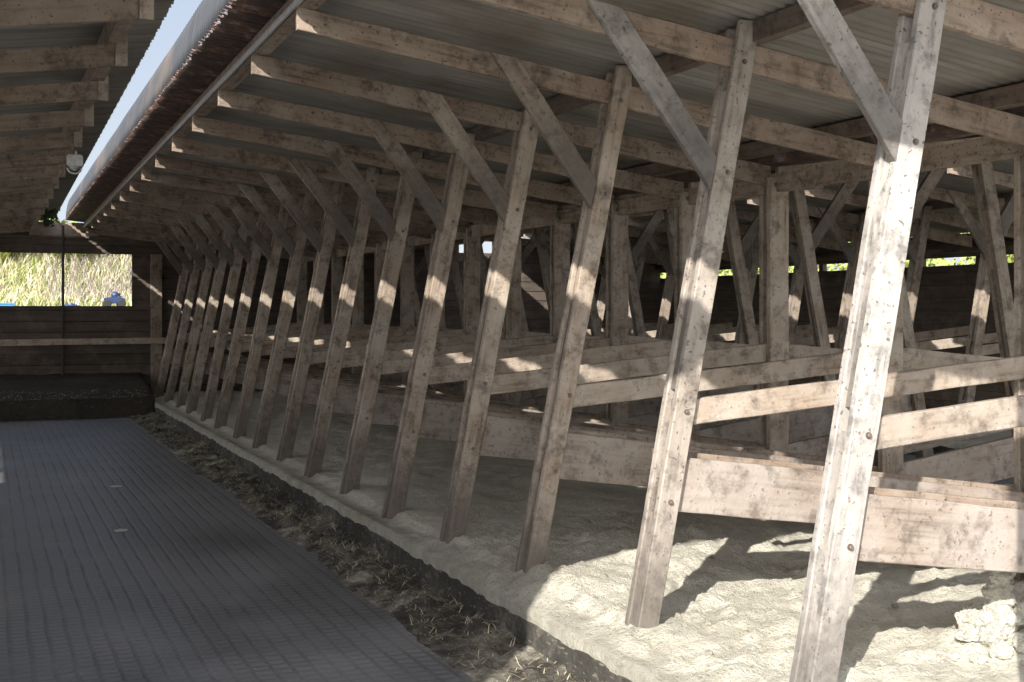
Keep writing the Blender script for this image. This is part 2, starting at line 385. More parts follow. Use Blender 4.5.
def kerb(name, x0, x1, ya, yb, label, top=BZ-0.035):
    k = int((yb-ya)/0.08); bm = bmesh.new(); prev = None
    for i in range(k+1):
        y = ya+(yb-ya)*i/k
        a = 0.012*fbm(1.1, y, 3.5); c = 0.014*fbm(7.1, y, 3.1)
        r = [bm.verts.new(p) for p in ((x0-a-0.01, y, 0.0), (x0-c*0.6, y, top*0.5), (x0+c, y, top-0.02), (x0+0.02, y, top), (x1, y, top), (x1, y, 0.0))]
        if prev:
            for q in range(6): bm.faces.new((prev[q], prev[(q+1) % 6], r[(q+1) % 6], r[q]))
        else: bm.faces.new(r)
        prev = r
    bm.faces.new(prev[::-1]); o = link_bm(name, bm, M_KERB); tag(o, label, 'kerb', kind='structure'); return o
kerb('trim_1', 2.395, 2.56, YN-0.2, YW-0.05, 'dark stained concrete kerb between the aisle and the near bedding')
kerb('trim_2', 7.46, 7.61, 6.0, YW-0.05, 'concrete kerb on the far side of the double bed')
kerb('trim_3', sec3(2.395), sec3(2.55), 8.0, YW-0.05, 'concrete kerb of the bed along the side wall')

# muck and straw scraped against the foot of the kerb
def muck_h(x, y):
    t = (x-1.93)/(2.42-1.93)
    edge = 1.99+0.07*fbm(0.7, y, 1.3)+0.03*fbm(0.2, y, 6)
    xx = edge+(2.41-edge)*t
    h = 0.002+t*0.02*(0.9+0.5*fbm(xx, y, 2.5))+0.075*min(1, t*3)*max(0, fbm(xx, y, 4.5, 4)+0.1)+0.03*abs(fbm(xx, y, 18, 3))*min(1, t*3)
    return xx, max(0.001, h)
mk = grid('muck_strip', 1.93, 2.42, YN-0.1, YW-1.8, 0.03, 0.035, muck_h, M_MUCK, skirt=-0.005)
tag(mk, 'clumpy muck and straw lying in the gutter at the foot of the kerb', 'muck', kind='stuff')
def step_h(x, y):
    t = (y-19.55)/0.6
    h = 0.30*min(1, max(0, (t-0.02)*9))+0.02*fbm(x, y, 3)+(0.10*max(0, t-0.4))
    return x, max(0, h)
st = grid('muck_step', -2.9, 2.40, 19.55, YW-0.02, 0.06, 0.04, step_h, M_DMUCK, skirt=-0.005)
tag(st, 'dark muck-covered step with straw across the far end of the aisle', 'step', kind='stuff')
def strawstuff(name, spots, m, label, cat):
    bm = bmesh.new()
    for (x, y, zz, L, a, t, wd) in spots:
        d = Vector((math.cos(a)*math.cos(t), math.sin(a)*math.cos(t), math.sin(t)))*L; s = Vector((-math.sin(a), math.cos(a), 0))*wd
        p = Vector((x, y, zz)); mid = p+d*0.5+Vector((0, 0, L*0.08))
        v = [bm.verts.new(q) for q in (p-s, p+s, mid+s, mid-s, p+d)]
        bm.faces.new(v[:4]); bm.faces.new((v[3], v[2], v[4]))
    o = link_bm(name, bm, m); tag(o, label, cat, kind='stuff'); return o
sp = []
for i in range(2600):
    y = random.uniform(3.5, 19.6); xx, h = muck_h(random.uniform(1.97, 2.40), y)
    sp.append((xx, y, h-0.002, random.uniform(0.03, 0.09), random.uniform(0, 2*PI), random.uniform(-0.1, 0.6), 0.0018))
strawstuff('straw', sp, M_STRAW, 'loose pale straw stalks scattered over the muck by the kerb', 'straw')
sp = []
for i in range(420):
    x = random.uniform(-0.5, 2.4); y = random.uniform(19.6, 20.3)
    sp.append((x, y, step_h(x, y)[1], random.uniform(0.05, 0.16), random.uniform(0, 2*PI), random.uniform(-0.1, 0.25), 0.003))
strawstuff('straw', sp, M_STRAW, 'wisps of straw on the dark step at the end of the aisle', 'straw')
sp = []
for i in range(1500):
    x = random.uniform(2.43, 5.0); y = random.uniform(3.6, 7.4)
    sp.append((x, y, bed_h(x, y)+0.001, random.uniform(0.012, 0.04), random.uniform(0, 2*PI), random.uniform(-0.1, 0.35), 0.0015))
strawstuff('straw', sp, M_BRAMBLE, 'short brown chaff flecks on the sunlit bedding', 'straw')

yard = slab('ground', -26, 30, -34, -0.5, -0.14, -0.02, M_BOUNCE_GROUND); tag(yard, 'unseen pale ground added before the open end to bounce light in', 'ground', kind='structure')  # out of view, added as a bright bounce surface for the interior
yard = slab('ground', -26, -3.05, YN-3.0, YW+0.1, -0.14, -0.02, M_BOUNCE_GROUND); tag(yard, 'unseen pale ground added along the open left side to bounce light in', 'ground', kind='structure')  # out of view, kept pale to throw more light in from the left
# ------------------------------------------------------------------ walls
def sheettop(X, Y):
    """height of the underside of the roof sheets at X for any section"""
    x = X
    if x > 8.28: x = x-P3
    elif x > XV: x = 2*XV-x
    elif x < CG: x = 2*CG-x
    return rtop(x, Y)+(0.142 if X < CG else 0.100)
def wall_far():
    bm = bmesh.new()
    wx0, wx1, wz0, wz1 = -0.95, 2.265, z(0.05), z(0.915)
    xs = sorted({-3.0, wx0, 0.0, 0.84, 1.07, 1.30, wx1, 3.7, XV, 6.5, 7.6, 8.12, 8.27, 8.29, 8.44, 8.8, 10.5, XW})
    def col(xa, xb, z0, za, zb):
        v = [bm.verts.new(p) for p in ((xa,YW,z0),(xb,YW,z0),(xb,YW+0.05,z0),(xa,YW+0.05,z0),(xa,YW,za),(xb,YW,zb),(xb,YW+0.05,zb),(xa,YW+0.05,za))]
        for f in ((0,3,2,1),(4,5,6,7),(0,1,5,4),(1,2,6,5),(2,3,7,6),(3,0,4,7)): bm.faces.new([v[i] for i in f])
    for xa, xb in zip(xs, xs[1:]):
        mid = (xa+xb)/2
        ta, tb = min(sheettop(xa+1e-4, YW), z(1.40)), min(sheettop(xb-1e-4, YW), z(1.40))
        if wx0 < mid < wx1: col(xa, xb, 0, wz0, wz0); col(xa, xb, wz1, ta, tb)
        elif 8.12 < mid < 8.8: col(xa, xb, 0, z(1.05), z(1.05)); col(xa, xb, z(1.27), max(ta, z(1.28)), max(tb, z(1.28)))
        else: col(xa, xb, 0, ta, tb)
    o = link_bm('wall_far', bm, M_WALL); tag(o, 'dark horizontally boarded end wall with a wide window opening', 'wall', kind='structure')
wall_far()
def yz_wall(name, X, th, y0, y1, z0, z1, label):
    o = slab(name, X, X+th, y0, y1, z0, z1, M_WALL); tag(o, label, 'wall', kind='structure'); return o
yz_wall('wall_right', XW, 0.04, 7.0, YW, 0, z(0.61), 'dark boarded side wall below the narrow daylight strip')
bm = bmesh.new(); box_bm(bm, 0, 0.04, 0, YW-7.0, 0, 0.32)
for k in range(13): box_bm(bm, 0.04, 0.12, 0.2+k*1.15, 0.3+k*1.15, -z(0.72)+0.0, 0.30)
o = link_bm('trim_4', bm, M_WALL, loc=(XW, 7.0, z(0.72))); tag(o, 'eaves board and studs above the daylight strip of the side wall', 'trim', kind='structure')
yz_wall('wall_left', 2*CG-XV-0.06, 0.04, YN, YW, 0, 1.0, 'low boarded wall at the back of the left hand bay')
for k, (ya_, yb_) in enumerate(((YN, 9.3), (13.6, YW))):
    o = slab('wall_left', 2*CG-XV-0.06, 2*CG-XV-0.02, ya_, yb_, z(0.42), z(0.95), M_WALL); tag(o, 'unseen boards added above the low left hand wall to block sun', 'wall', kind='structure')  # out of view, added to keep sun off most of the aisle floor
for k in range(17):
    o = slab('trim_%d' % (5+k), 2*CG-XV-0.02, 2*CG-XV+0.10, YF[k]-0.08, YF[k]+0.08, 1.0, z(0.79), M_WALL); tag(o, 'stud of the open left hand side wall', 'trim', kind='structure')
bm = bmesh.new(); xa_, xb_ = 2*CG-XV-0.1, -0.54
prof = [(xa_, 0), (xb_, 0), (xb_, sheettop(xb_, YN)), (xa_, sheettop(xa_, YN))]
A = [bm.verts.new((a, YN-0.06, b+0.012)) for a, b in prof]; B = [bm.verts.new((a, YN-0.01, b+0.012)) for a, b in prof]; bm.faces.new(A); bm.faces.new(B[::-1])
for i in range(4): bm.faces.new((A[i], B[i], B[(i+1) % 4], A[(i+1) % 4]))
o = link_bm('wall_near', bm, M_WALL); tag(o, 'boarded end of the left hand bay', 'wall', kind='structure')
tag(plank('trim_30', [(2.53, 0.1), (2.53, z(1.2)), (2.66, z(1.2)), (2.66, 0.1)], 2.385, 2.43, W_POST, ax=(0, 1)), 'unseen end post of the open gable, placed for its shadow', 'trim', kind='structure')  # out of view, set here to cast a shadow on the nearest boards

# far wall fittings
tag(slab('header_board', 0.66, 1.72, YW-0.035, YW, z(1.20), z(1.42), W_RAIL), 'pale board closing the end wall just below the open ridge slot', 'board')
tag(slab('window_lintel', -1.2, 2.9, YW-0.05, YW, z(1.17), z(1.20), W_DARK), 'thin dark batten across the end wall above the window', 'batten')
o = plank('wall_rail', [(-1.5, z(-0.60)), (2.85, z(-0.58)), (2.85, z(-0.48)), (-1.5, z(-0.50))], YW-0.17, YW-0.12, W_RAIL); tag(o, 'long horizontal timber rail across the end wall below the window', 'rail')
o = plank('wall_post', [(2.56, 0.2), (2.56, z(0.92)), (2.74, z(0.92)), (2.74, 0.2)], YW-0.12, YW, W_BEAM, ax=(0, 1)); tag(o, 'upright grey timber post against the end wall right of the window', 'post')
bm = bmesh.new(); tube(bm, [(0, 0, 0), (0, 0, z(1.37)-0.3)], 0.022, 8)
o = link_bm('iron_pole', bm, M_POLE, loc=(1.17, YW-0.075, 0.3)); tag(o, 'thin dark upright pole crossing the window opening of the end wall', 'pole')
for i in range(2):
    X = (1.1, 1.9)[i]

# ------------------------------------------------------------------ roof sheets
PITCH = 0.0762; AMP = 0.009
def corr_sheet(name, xs_f, zf, y0, y1, m, nx, label, under=None, jag=0.0, kind='structure', cat='roof', th=0.0016, ragged=None):
    """corrugations run along X, so the ends look wavy. xs_f(Y)->(xa, xb)"""
    k = int((y1-y0)/PITCH*6); bm = bmesh.new(); rows = []
    for j in range(k+1):
        y = y0+(y1-y0)*j/k; xa, xb = xs_f(y); row = []
        rj = ragged(y) if ragged else 0
        for i in range(nx+1):
            x = xa+rj*(1-i/nx)+(xb-xa)*i/nx
            row.append(bm.verts.new((x, y, zf(x, y)+AMP*math.sin(2*PI*y/PITCH)+AMP)))
        rows.append(row)
    for a, b in zip(rows, rows[1:]):
        for i in range(nx): bm.faces.new((a[i], a[i+1], b[i+1], b[i]))
    o = link_bm(name, bm, m, smooth=True)
    md = o.modifiers.new('thickness', 'SOLIDIFY'); md.thickness = th; md.offset = 1
    tag(o, label, cat, kind=kind); return o
def drift(Y): return 0.006*(Y-7)
rag = lambda y: 0.006*math.sin(y*83)+0.012*noise.noise(Vector((y*3, 0, 0)))+0.03*max(0, noise.noise(Vector((y*19, 3, 0))))+0.02*noise.noise(Vector((y*37, 7, 0)))
corr_sheet('ceiling', lambda y: (1.40+drift(y), XV-0.09), lambda x, y: sheettop(x, y), YN, YW, M_SHEET, 8, 'corrugated metal roof sheets over the near row of posts')
corr_sheet('ceiling', lambda y: (2*XV-1.87, XV+0.09), lambda x, y: sheettop(x, y), YN, YW, M_SHEET, 8, 'corrugated metal roof sheets over the second row of posts')
corr_sheet('ceiling', lambda y: (sec3(1.40), sec3(5.25)), lambda x, y: sheettop(x, y), YN+2, YW, M_SHEET, 8, 'corrugated metal roof sheets beside the right side wall')
corr_sheet('ceiling', lambda y: (0.912+0.0095*(y-5), 2*CG-5.35), lambda x, y: sheettop(x, y), YN-0.10, YW, M_SHEET, 8, 'corrugated metal roof sheets of the left hand bay', ragged=lambda y: 0.004*math.sin(y*61))
corr_sheet('rusty_roof_sheet', lambda y: (1.185+0.25*drift(y), 1.52+drift(y)), lambda x, y: rtop(x, y)+0.092, YN, YW, M_RUST, 4,
           'rusty overhanging corrugated sheets with ragged edge along the open ridge slot', ragged=rag, kind=None, cat='roof sheet', th=0.002)
corr_sheet('rusty_roof_sheet', lambda y: (sec3(1.19), sec3(1.50)), lambda x, y: rtop(x-P3, y)+0.092, YN+2, YW, M_RUST, 4,
           'rusty overhanging sheets at the far slot above the second aisle', kind=None, cat='roof sheet', th=0.002)
# upright grey sheet standing on the ridge edge
def upstand():
    k = int((YW-YN)/PITCH*6); bm = bmesh.new(); rows = []
    for j in range(k+1):
        y = YN+(YW-YN)*j/k; x = 1.20+0.25*drift(y)+AMP*0.8*math.sin(2*PI*y/PITCH+1)
        z0 = rtop(1.2+drift(y), y)+0.120; sag = 0.012*noise.noise(Vector((y*0.7, 4, 0)))
        h = 0.31+sag
        rows.append([bm.verts.new((x+0.05*t*t, y, z0+h*t)) for t in (0, 0.35, 0.7, 1)])
    for a, b in zip(rows, rows[1:]):
        for i in range(3): bm.faces.new((a[i], a[i+1], b[i+1], b[i]))
    o = link_bm('ridge_upstand', bm, M_UP, smooth=True)
    md = o.modifiers.new('thickness', 'SOLIDIFY'); md.thickness = 0.0016
    tag(o, 'grey corrugated wind baffle standing above the rusty edge of the ridge slot', 'roof sheet')
upstand()
# thin light strip nailed along the rafter ends
def eave_strip():
    bm = bmesh.new(); prev = None
    for j in range(60):
        y = YN+(YW-0.06-YN)*j/59; x = eave_x(y)-0.004; t = eave_z(y)+0.004
        r = [bm.verts.new((x+a, y, t+c)) for a, c in ((-0.012, -0.012), (0, -0.012), (0, 0.022), (-0.012, 0.022))]
        if prev:
            for q in range(4): bm.faces.new((prev[q], prev[(q+1) % 4], r[(q+1) % 4], r[q]))
        else: bm.faces.new(r)
        prev = r
    bm.faces.new(prev[::-1]); o = link_bm('eave_strip', bm, M_TRIM)
    tag(o, 'long pale metal strip along the rafter ends beside the rusty sheets', 'trim strip')
eave_strip()

# purlins lying on the rafters, centre plate on the centre posts
def rt(x, Y, off=0.0): return rtop(x, Y)+off
def purlin(x, m, label, dz=0.096, w_=0.05, ya=YN+0.02, yb=YW-0.01, mapx=sec1, dr=True):
    X = mapx(x); dd = drift(yb)-drift(ya) if (mapx is sec1 and x < 2) else 0
    x0 = X+(drift(ya) if dd else 0)
    s = rtop(x+dd, yb)
    o = beam('purlin', x0-w_/2, x0+w_/2, ya, yb, rtop(x+(drift(ya) if dd else 0), ya)+0.001, rtop(x+(drift(ya) if dd else 0), ya)+dz, rtop(x+(drift(yb) if dd else 0), yb)+0.001, rtop(x+(drift(yb) if dd else 0), yb)+dz, m, 0.0, xs=dd)
    tag(o, label, 'purlin'); return o
purlin(3.27, W_DARK, 'dark purlin under the roof sheets at the heads of the near leaning posts', w_=0.07)
purlin(1.46, W_BEAM, 'purlin at the ridge slot end of the near rafters', w_=0.09)
purlin(4.73, W_DARK, 'dark purlin over the near rafters just short of the centre posts', w_=0.09)
purlin(3.27, W_DARK, 'dark purlin at the heads of the second row of leaning posts', mapx=sec2, w_=0.07)
purlin(2.02, W_BEAM, 'purlin at the slot end of the second row rafters', mapx=sec2)
purlin(4.73, W_DARK, 'dark purlin over the second row rafters beside the centre posts', mapx=sec2, w_=0.09)
purlin(3.27, W_DARK, 'dark purlin over the row of posts along the side wall', mapx=sec3, ya=6.0)
purlin(1.50, W_BEAM, 'purlin at the slot end of the rafters beside the side wall', mapx=sec3, ya=6.0)
purlin(1.485, W_BEAM, 'purlin near the rafter ends of the left hand bay', mapx=secL, w_=0.08, dz=0.138)
purlin(3.27, W_DARK, 'purlin across the middle of the left hand bay roof', mapx=secL, dz=0.138)
o = beam('centre_plate', XV-0.025, XV+0.025, YN, YW-0.01, z(0.80), z(0.925), z(0.80), z(0.925), W_BEAM, 0.002)
tag(o, 'long horizontal plate on the heads of the centre posts', 'beam')
bm = bmesh.new()
g = [(-0.13, 0.112), (-0.10, 0.012), (0.10, 0.012), (0.13, 0.112), (0.127, 0.112), (0.097, 0.016), (-0.097, 0.016), (-0.127, 0.112)]
A = [bm.verts.new((a, 0, b)) for a, b in g]; B = [bm.verts.new((a, YW-YN, b)) for a, b in g]
for i in range(8): bm.faces.new((A[i], A[(i+1) % 8], B[(i+1) % 8], B[i]))
o = link_bm('valley_gutter', bm, M_RUST, loc=(XV, YN, ZV+0.0)); tag(o, 'rusty valley gutter above the centre posts', 'gutter')
o = beam('wall_plate', XW-0.12, XW-0.02, 6.0, YW-0.01, z(0.78), z(0.84), z(0.78), z(0.84), W_DARK, 0.002); tag(o, 'dark plate carrying the rafters on the side wall', 'beam')
o = beam('wall_plate', 2*CG-XV-0.04, 2*CG-XV+0.05, YN, YW-0.01, z(0.79), z(0.86), z(0.79), z(0.86), W_DARK, 0.002); tag(o, 'plate carrying the rafters of the left hand bay', 'beam')

# ------------------------------------------------------------------ timber frames
ROWN = {1: 'in the near row beside the aisle', 2: 'in the second row, leaning the other way behind the centre posts', 3: 'in the far row along the side wall'}
LEAN = 0.2; PX = 2.63; PW = 0.11                     # lean (dx/dz), foot position, plank width
OFF = 0.0
OFFS = {1: 0.115, 2: 0.045, 3: 0.022}
WID = {0: 0.12, 1: 0.122, 2: 0.107, 3: 0.104}
def px(zc): return PX+OFF+LEAN*(zc+1.45)                  # centre of the leaning post at camera-relative height
L0, L1, L2, L3 = -0.056, -0.019, 0.021, 0.058         # plank layers in Y
cnt = {}
def ordn(kind):
    cnt[kind] = cnt.get(kind, 0)+1; return ORD[cnt[kind]-1]
def leaning_post(i, Y, mp, sec, lab):
    zb = -1.53; zt = 1.235+({1: 0.15, 2: 0.15, 3: 0.12}.get(i, 0.02) if sec == 1 else 0.0)
    topmax = (rtop(px(zt), Y)+0.097)-ZC
    zt = min(zt, topmax)
    w_ = WID.get(i, PW*random.uniform(0.95, 1.05)) if sec == 1 else PW; dl = random.uniform(-0.012, 0.012)
    root = empty('leaning_post', (mp(px(-1.45)), Y, BZ)); base = root.location
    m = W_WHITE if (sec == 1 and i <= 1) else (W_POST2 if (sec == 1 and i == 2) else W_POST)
    b = 0.005 if sec == 1 else 0.0
    def pl(nm, y0, y1, x_off, w2, z0, z1):
        poly = [(mp(px(z0)+dl+x_off-w2/2), z(z0)), (mp(px(z1)+x_off-w2/2), z(z1)), (mp(px(z1)+x_off+w2/2), z(z1)), (mp(px(z0)+dl+x_off+w2/2), z(z0))]
        return plank(nm, poly, Y+y0, Y+y1, m, root, base, ax=(poly[1][0]-poly[0][0], poly[1][1]-poly[0][1]), bev=b)
    pl('front_plank', L0, L1, 0, w_, zb, zt)
    pl('back_plank', L2, L3, -0.012, w_*0.97, zb, zt-0.03)
    # packing pieces between the planks, clear of rafter and rails
    pk = plank('packing_piece', [(mp(px(zb)+dl-w_*0.42), z(zb)), (mp(px(-1.0)-w_*0.42), z(-1.0)), (mp(px(-1.0)+w_*0.42), z(-1.0)), (mp(px(zb)+dl+w_*0.42), z(zb))], Y+L1, Y+L2, m, root, base, bev=0)
    pk = plank('packing_piece', [(mp(px(-0.36)-w_*0.42), z(-0.36)), (mp(px(1.0)-w_*0.42), z(1.0)), (mp(px(1.0)+w_*0.42), z(1.0)), (mp(px(-0.36)+w_*0.42), z(-0.36))], Y+L1, Y+L2, m, root, base, bev=0)
    for zz, xo in ((1.13, 0.0), (0.62, 0.012), (-0.46, 0.012), (-0.86, 0.01)):
        if zz > zt-0.03: continue
        bp = Vector((mp(px(zz)+xo), Y+L0, z(zz)))-Vector(base)
        if sec == 1 and i < 10: link_bm('bolt', bolt_bm(0, 0, 0), M_BOLT, root, loc=bp)
    tag(root, lab, 'post', 'leaning posts '+{1: 'beside the first aisle', 2: 'of the second row', 3: 'of the far row'}[sec])
    return root
def brace(i, Y, mp, sec, lab):
    # lower edge from the post up towards the slot
    xb, zb = px(0.54)-PW/2-0.004, 0.54
    j = random.uniform(-0.02, 0.02)
    d = Vector((2.41+OFF+j-xb, 1.285-zb)).normalized(); nrm = Vector((-d.y, d.x))
    wd = 0.115
    if nrm.y < 0: nrm = -nrm
    def upto(p):                      # run along the brace until just under the top edge of the rafter
        for k in range(1000):
            q = p+d*(k*0.002)
            if q.y > rtop(q.x, Y)-ZC-0.006: break
        return q
    t2 = upto(Vector((xb, zb))); tr = upto(Vector((xb, zb))+nrm*wd)
    for k in range(800):
        q = tr-d*(k*0.002)
        if q.x >= px(q.y)-PW/2-0.004: break
    poly = [(xb, zb), (t2.x, t2.y), (tr.x, tr.y), (q.x, q.y)]
    poly = [(mp(a), z(b)) for a, b in poly]
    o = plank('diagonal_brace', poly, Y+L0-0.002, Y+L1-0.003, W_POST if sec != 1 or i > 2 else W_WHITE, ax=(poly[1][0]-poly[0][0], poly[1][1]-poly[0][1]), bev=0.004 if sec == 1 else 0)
    tag(o, lab, 'brace', 'braces of row %d' % sec)
def rafter(i, Y, mp, sec, lab, xv=XV):
    e = eave_x(Y) if sec == 1 else 1.41
    if sec == 4: e = 1.42
    if sec == 2: e = 1.97
    a, b = (e, rtop(e, Y)), (xv-0.03, rtop(xv-0.03, Y))
    dp = RD*random.uniform(0.94, 1.05)
    poly = [(a[0], a[1]-dp*0.95), (b[0], b[1]-dp*1.15), (b[0], b[1]), (a[0], a[1])]
    poly = [(mp(x), q) for x, q in poly]
    o = plank('rafter', poly, Y+L1+0.001, Y+L2-0.001, W_BEAM, ax=(poly[1][0]-poly[0][0], poly[1][1]-poly[0][1]), amp=0.003, bev=0.003 if sec == 1 else 0)
    if sec == 4:      # pale upright cleat nailed to the near face of the rafter end
        q = rtop(e, Y); M0 = o.matrix_basis.inverted()
        bm = bmesh.new(); X = mp(e); box_bm(bm, X-0.062, X+0.002, Y+L1-0.022, Y+L1, q-0.13, q+0.03); bm.transform(M0)
        c = link_bm('cleat', bm, W_RAIL, o); c['label'] = 'pale upright cleat on the rafter end'
    tag(o, lab, 'rafter', 'rafters of bay %d' % sec)
def rail(i, Y, mp, sec, lab):
    xa = px(-0.46)-PW/2+0.03; xb = XV-0.06
    f = lambda x: -0.408+0.088*(x-2.95)
    h = 0.112*random.uniform(0.95, 1.08); q = random.uniform(-0.012, 0.012)
    poly = [(xa, f(xa)-h), (xb, f(xb)-h+q), (xb, f(xb)+q), (xa, f(xa))]
    poly = [(mp(x), z(c)) for x, c in poly]
    o = plank('division_rail', poly, Y+L1+0.001, Y+L2-0.001, W_RAIL, ax=(poly[1][0]-poly[0][0], poly[1][1]-poly[0][1]), bev=0.004 if sec == 1 else 0)
    tag(o, lab, 'rail', 'upper division rails of row %d' % sec)
def lower(i, Y, mp, sec, lab, lab2):
    xa = px(-0.8)-PW/2+0.045; xb = XV-0.055
    f = lambda x: -0.668-0.137*(x-2.9)
    q = random.uniform(-0.01, 0.01); h = 0.25
    m = W_BOARD
    poly = [(xa, f(xa)-h), (xb, f(xb)-h+q), (xb, f(xb)+q), (xa, f(xa))]
    poly = [(mp(x), z(c)) for x, c in poly]
    ax = (poly[1][0]-poly[0][0], poly[1][1]-poly[0][1])
    o = plank('lower_board', poly, Y+L1+0.001, Y+L2-0.001, m, ax=ax, bev=0.004 if sec == 1 else 0)
    tag(o, lab, 'board', 'lower division boards of row %d' % sec)
    poly = [(x, c+0.022) for x, c in poly]
    if sec == 1:
        o = plank('backing_board', poly, Y+L3+0.002, Y+L3+0.042, W_BEAM, ax=ax)
        tag(o, lab2, 'board', 'backing boards of row %d' % sec)
def centre_post(i, Y, lab):
    root = empty('centre_post', (XV, Y, BZ)); w_ = 0.155
    poly = [(XV-w_/2, 0.12), (XV-w_/2+random.uniform(-.006, .006), z(0.90)), (XV+w_/2, z(0.90)), (XV+w_/2, 0.12)]
    plank('shaft', poly, Y-0.075, Y-0.028, W_POST, root, root.location, ax=(0, 1))
    poly = [(XV-w_/2+0.01, 0.12), (XV-w_/2+0.01, z(0.79)), (XV+w_/2-0.01, z(0.79)), (XV+w_/2-0.01, 0.12)]
    plank('back_shaft', poly, Y+0.028, Y+0.07, W_POST, root, root.location, ax=(0, 1))
    for k in (-1, 1):
        if i < 12: link_bm('bolt', bolt_bm(0, 0, 0, 0.014), M_BOLT, root, loc=Vector((XV+k*0.028, Y-0.075, z(0.85)))-root.location)
    tag(root, lab, 'post', 'centre posts')
near_or = lambda s: s if s != 'nearest' else 'nearest'
for i, Y in enumerate(YF):
    out = (i == 0)
    o_ = 'just outside the picture' if out else None
    def L(kind, txt, row):
        if out and row == 1: return txt+' '+o_
        return '%s %s' % (ordn(kind+str(row)), txt)
    OFF = OFFS.get(i, 0.0)
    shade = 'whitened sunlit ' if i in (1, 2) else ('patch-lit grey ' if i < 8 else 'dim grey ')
    leaning_post(i, Y, sec1, 1, L('post', shade+'leaning timber post beside the aisle', 1))
    if i: brace(i, Y, sec1, 1, L('brace', 'diagonal brace from a leaning aisle post up to its rafter', 1))
    if i: rafter(i, Y, sec1, 1, L('rafter', 'rafter above the leaning posts beside the aisle', 1))
    rail(i, Y, sec1, 1, L('rail', 'upper division rail between aisle post and centre post', 1))
    lower(i, Y, sec1, 1, L('board', 'wide lower division board behind a leaning aisle post', 1), L('backing', 'brown backing board behind a lower division board', 1))
    centre_post(i, Y, L('centre', 'upright centre post with two bolts where the rafters meet', 1))
    # left bay: only its roof is in view
    if i >= 1:
        rafter(i, Y, secL, 4, '%s rafter of the left hand bay, left of the ridge slot' % ordn('lr'))
    OFF = 0.0
    if i >= 2:
        rafter(i, Y, sec2, 2, '%s rafter rising right from the centre posts' % ordn('r2'))
        rail(i, Y, sec2, 2, '%s upper rail running right from the centre posts' % ordn('rl2'))
        lower(i, Y, sec2, 2, '%s lower board running right from the centre posts' % ordn('lb2'), '')
    if i >= 3:
        leaning_post(i, Y, sec2, 2, '%s post leaning left in the row behind the centre posts' % ordn('p2'))
        brace(i, Y, sec2, 2, '%s brace rising right from a post behind the centre posts' % ordn('b2'))
    if i >= 6:
        leaning_post(i, Y, sec3, 3, '%s leaning post in the far row by the side wall' % ordn('p3'))
        brace(i, Y, sec3, 3, '%s brace in the far row by the side wall' % ordn('b3'))
        rafter(i, Y, sec3, 3, '%s rafter over the far row by the side wall' % ordn('r3'))
        rail(i, Y, sec3, 3, '%s upper rail between far row and side wall' % ordn('rl3'))

# ------------------------------------------------------------------ lamp, ivy, clods, droppings
lx, ly, lz = 0.74, YF[8]-0.10, z(1.27)
root = empty('bulkhead_lamp', (lx, ly, lz)); tag(root, 'small white lamp hanging under a left hand rafter end by the slot', 'lamp')
bm = bmesh.new(); box_bm(bm, -0.075, 0.06, -0.05, 0.05, 0.0, 0.10)
bmesh.ops.bevel(bm, geom=bm.edges[:], offset=0.012, segments=2, affect='EDGES'); link_bm('housing', bm, M_WHITE, root)
bm = bmesh.new(); tube(bm, [(-0.01, 0, 0.0), (-0.01, 0, -0.02), (-0.01, 0, -0.035)], [0.045, 0.042, 0.02], 14); link_bm('glass_lens', bm, M_GLASS, root)
bm = bmesh.new(); tube(bm, [(-0.01+0.06*math.cos(a), 0, -0.015+0.05*math.sin(a)) for a in [PI+PI*k/12 for k in range(13)]], 0.008, 8); link_bm('guard_hoop', bm, M_WHITE, root)
bm = bmesh.new(); tube(bm, [(0, 0, 0.098), (0, 0, 0.125), (0, 0.045, 0.135)], 0.012, 8); link_bm('bracket', bm, M_WHITE, root)

bm = bmesh.new(); rnd = random.Random(3)
for k in range(110):
    t = rnd.random(); p = Vector((0.82+rnd.uniform(-0.04, 0.20)*(1-t*0.4), 19.6+rnd.uniform(-0.5, 0.6), z(1.40)+rnd.uniform(-0.14, 0.08)))
    s = rnd.uniform(0.02, 0.04); u = Vector((rnd.uniform(-1, 1), rnd.uniform(-0.4, 0.4), rnd.uniform(-1, 1))).normalized(); v = u.orthogonal().normalized()
    vs = [bm.verts.new(p+u*a*s+v*b*s) for a, b in ((-1, 0), (-0.3, 0.7), (0.6, 0.5), (1.1, 0), (0.6, -0.5), (-0.3, -0.7))]; bm.faces.new(vs)
root = empty('ivy_sprig', (0, 0, 0)); link_bm('foliage', bm, M_LEAFD, root); tag(root, 'sprig of dark ivy leaves hanging at the far end of the ridge slot', 'plant')
bm = bmesh.new(); tube(bm, [(0.80, 20.2, z(1.50)), (0.86, 20.0, z(1.42)), (0.90, 19.7, z(1.36)), (0.95, 19.3, z(1.30))], 0.006, 6); link_bm('stem', bm, M_BRAMBLE, root)

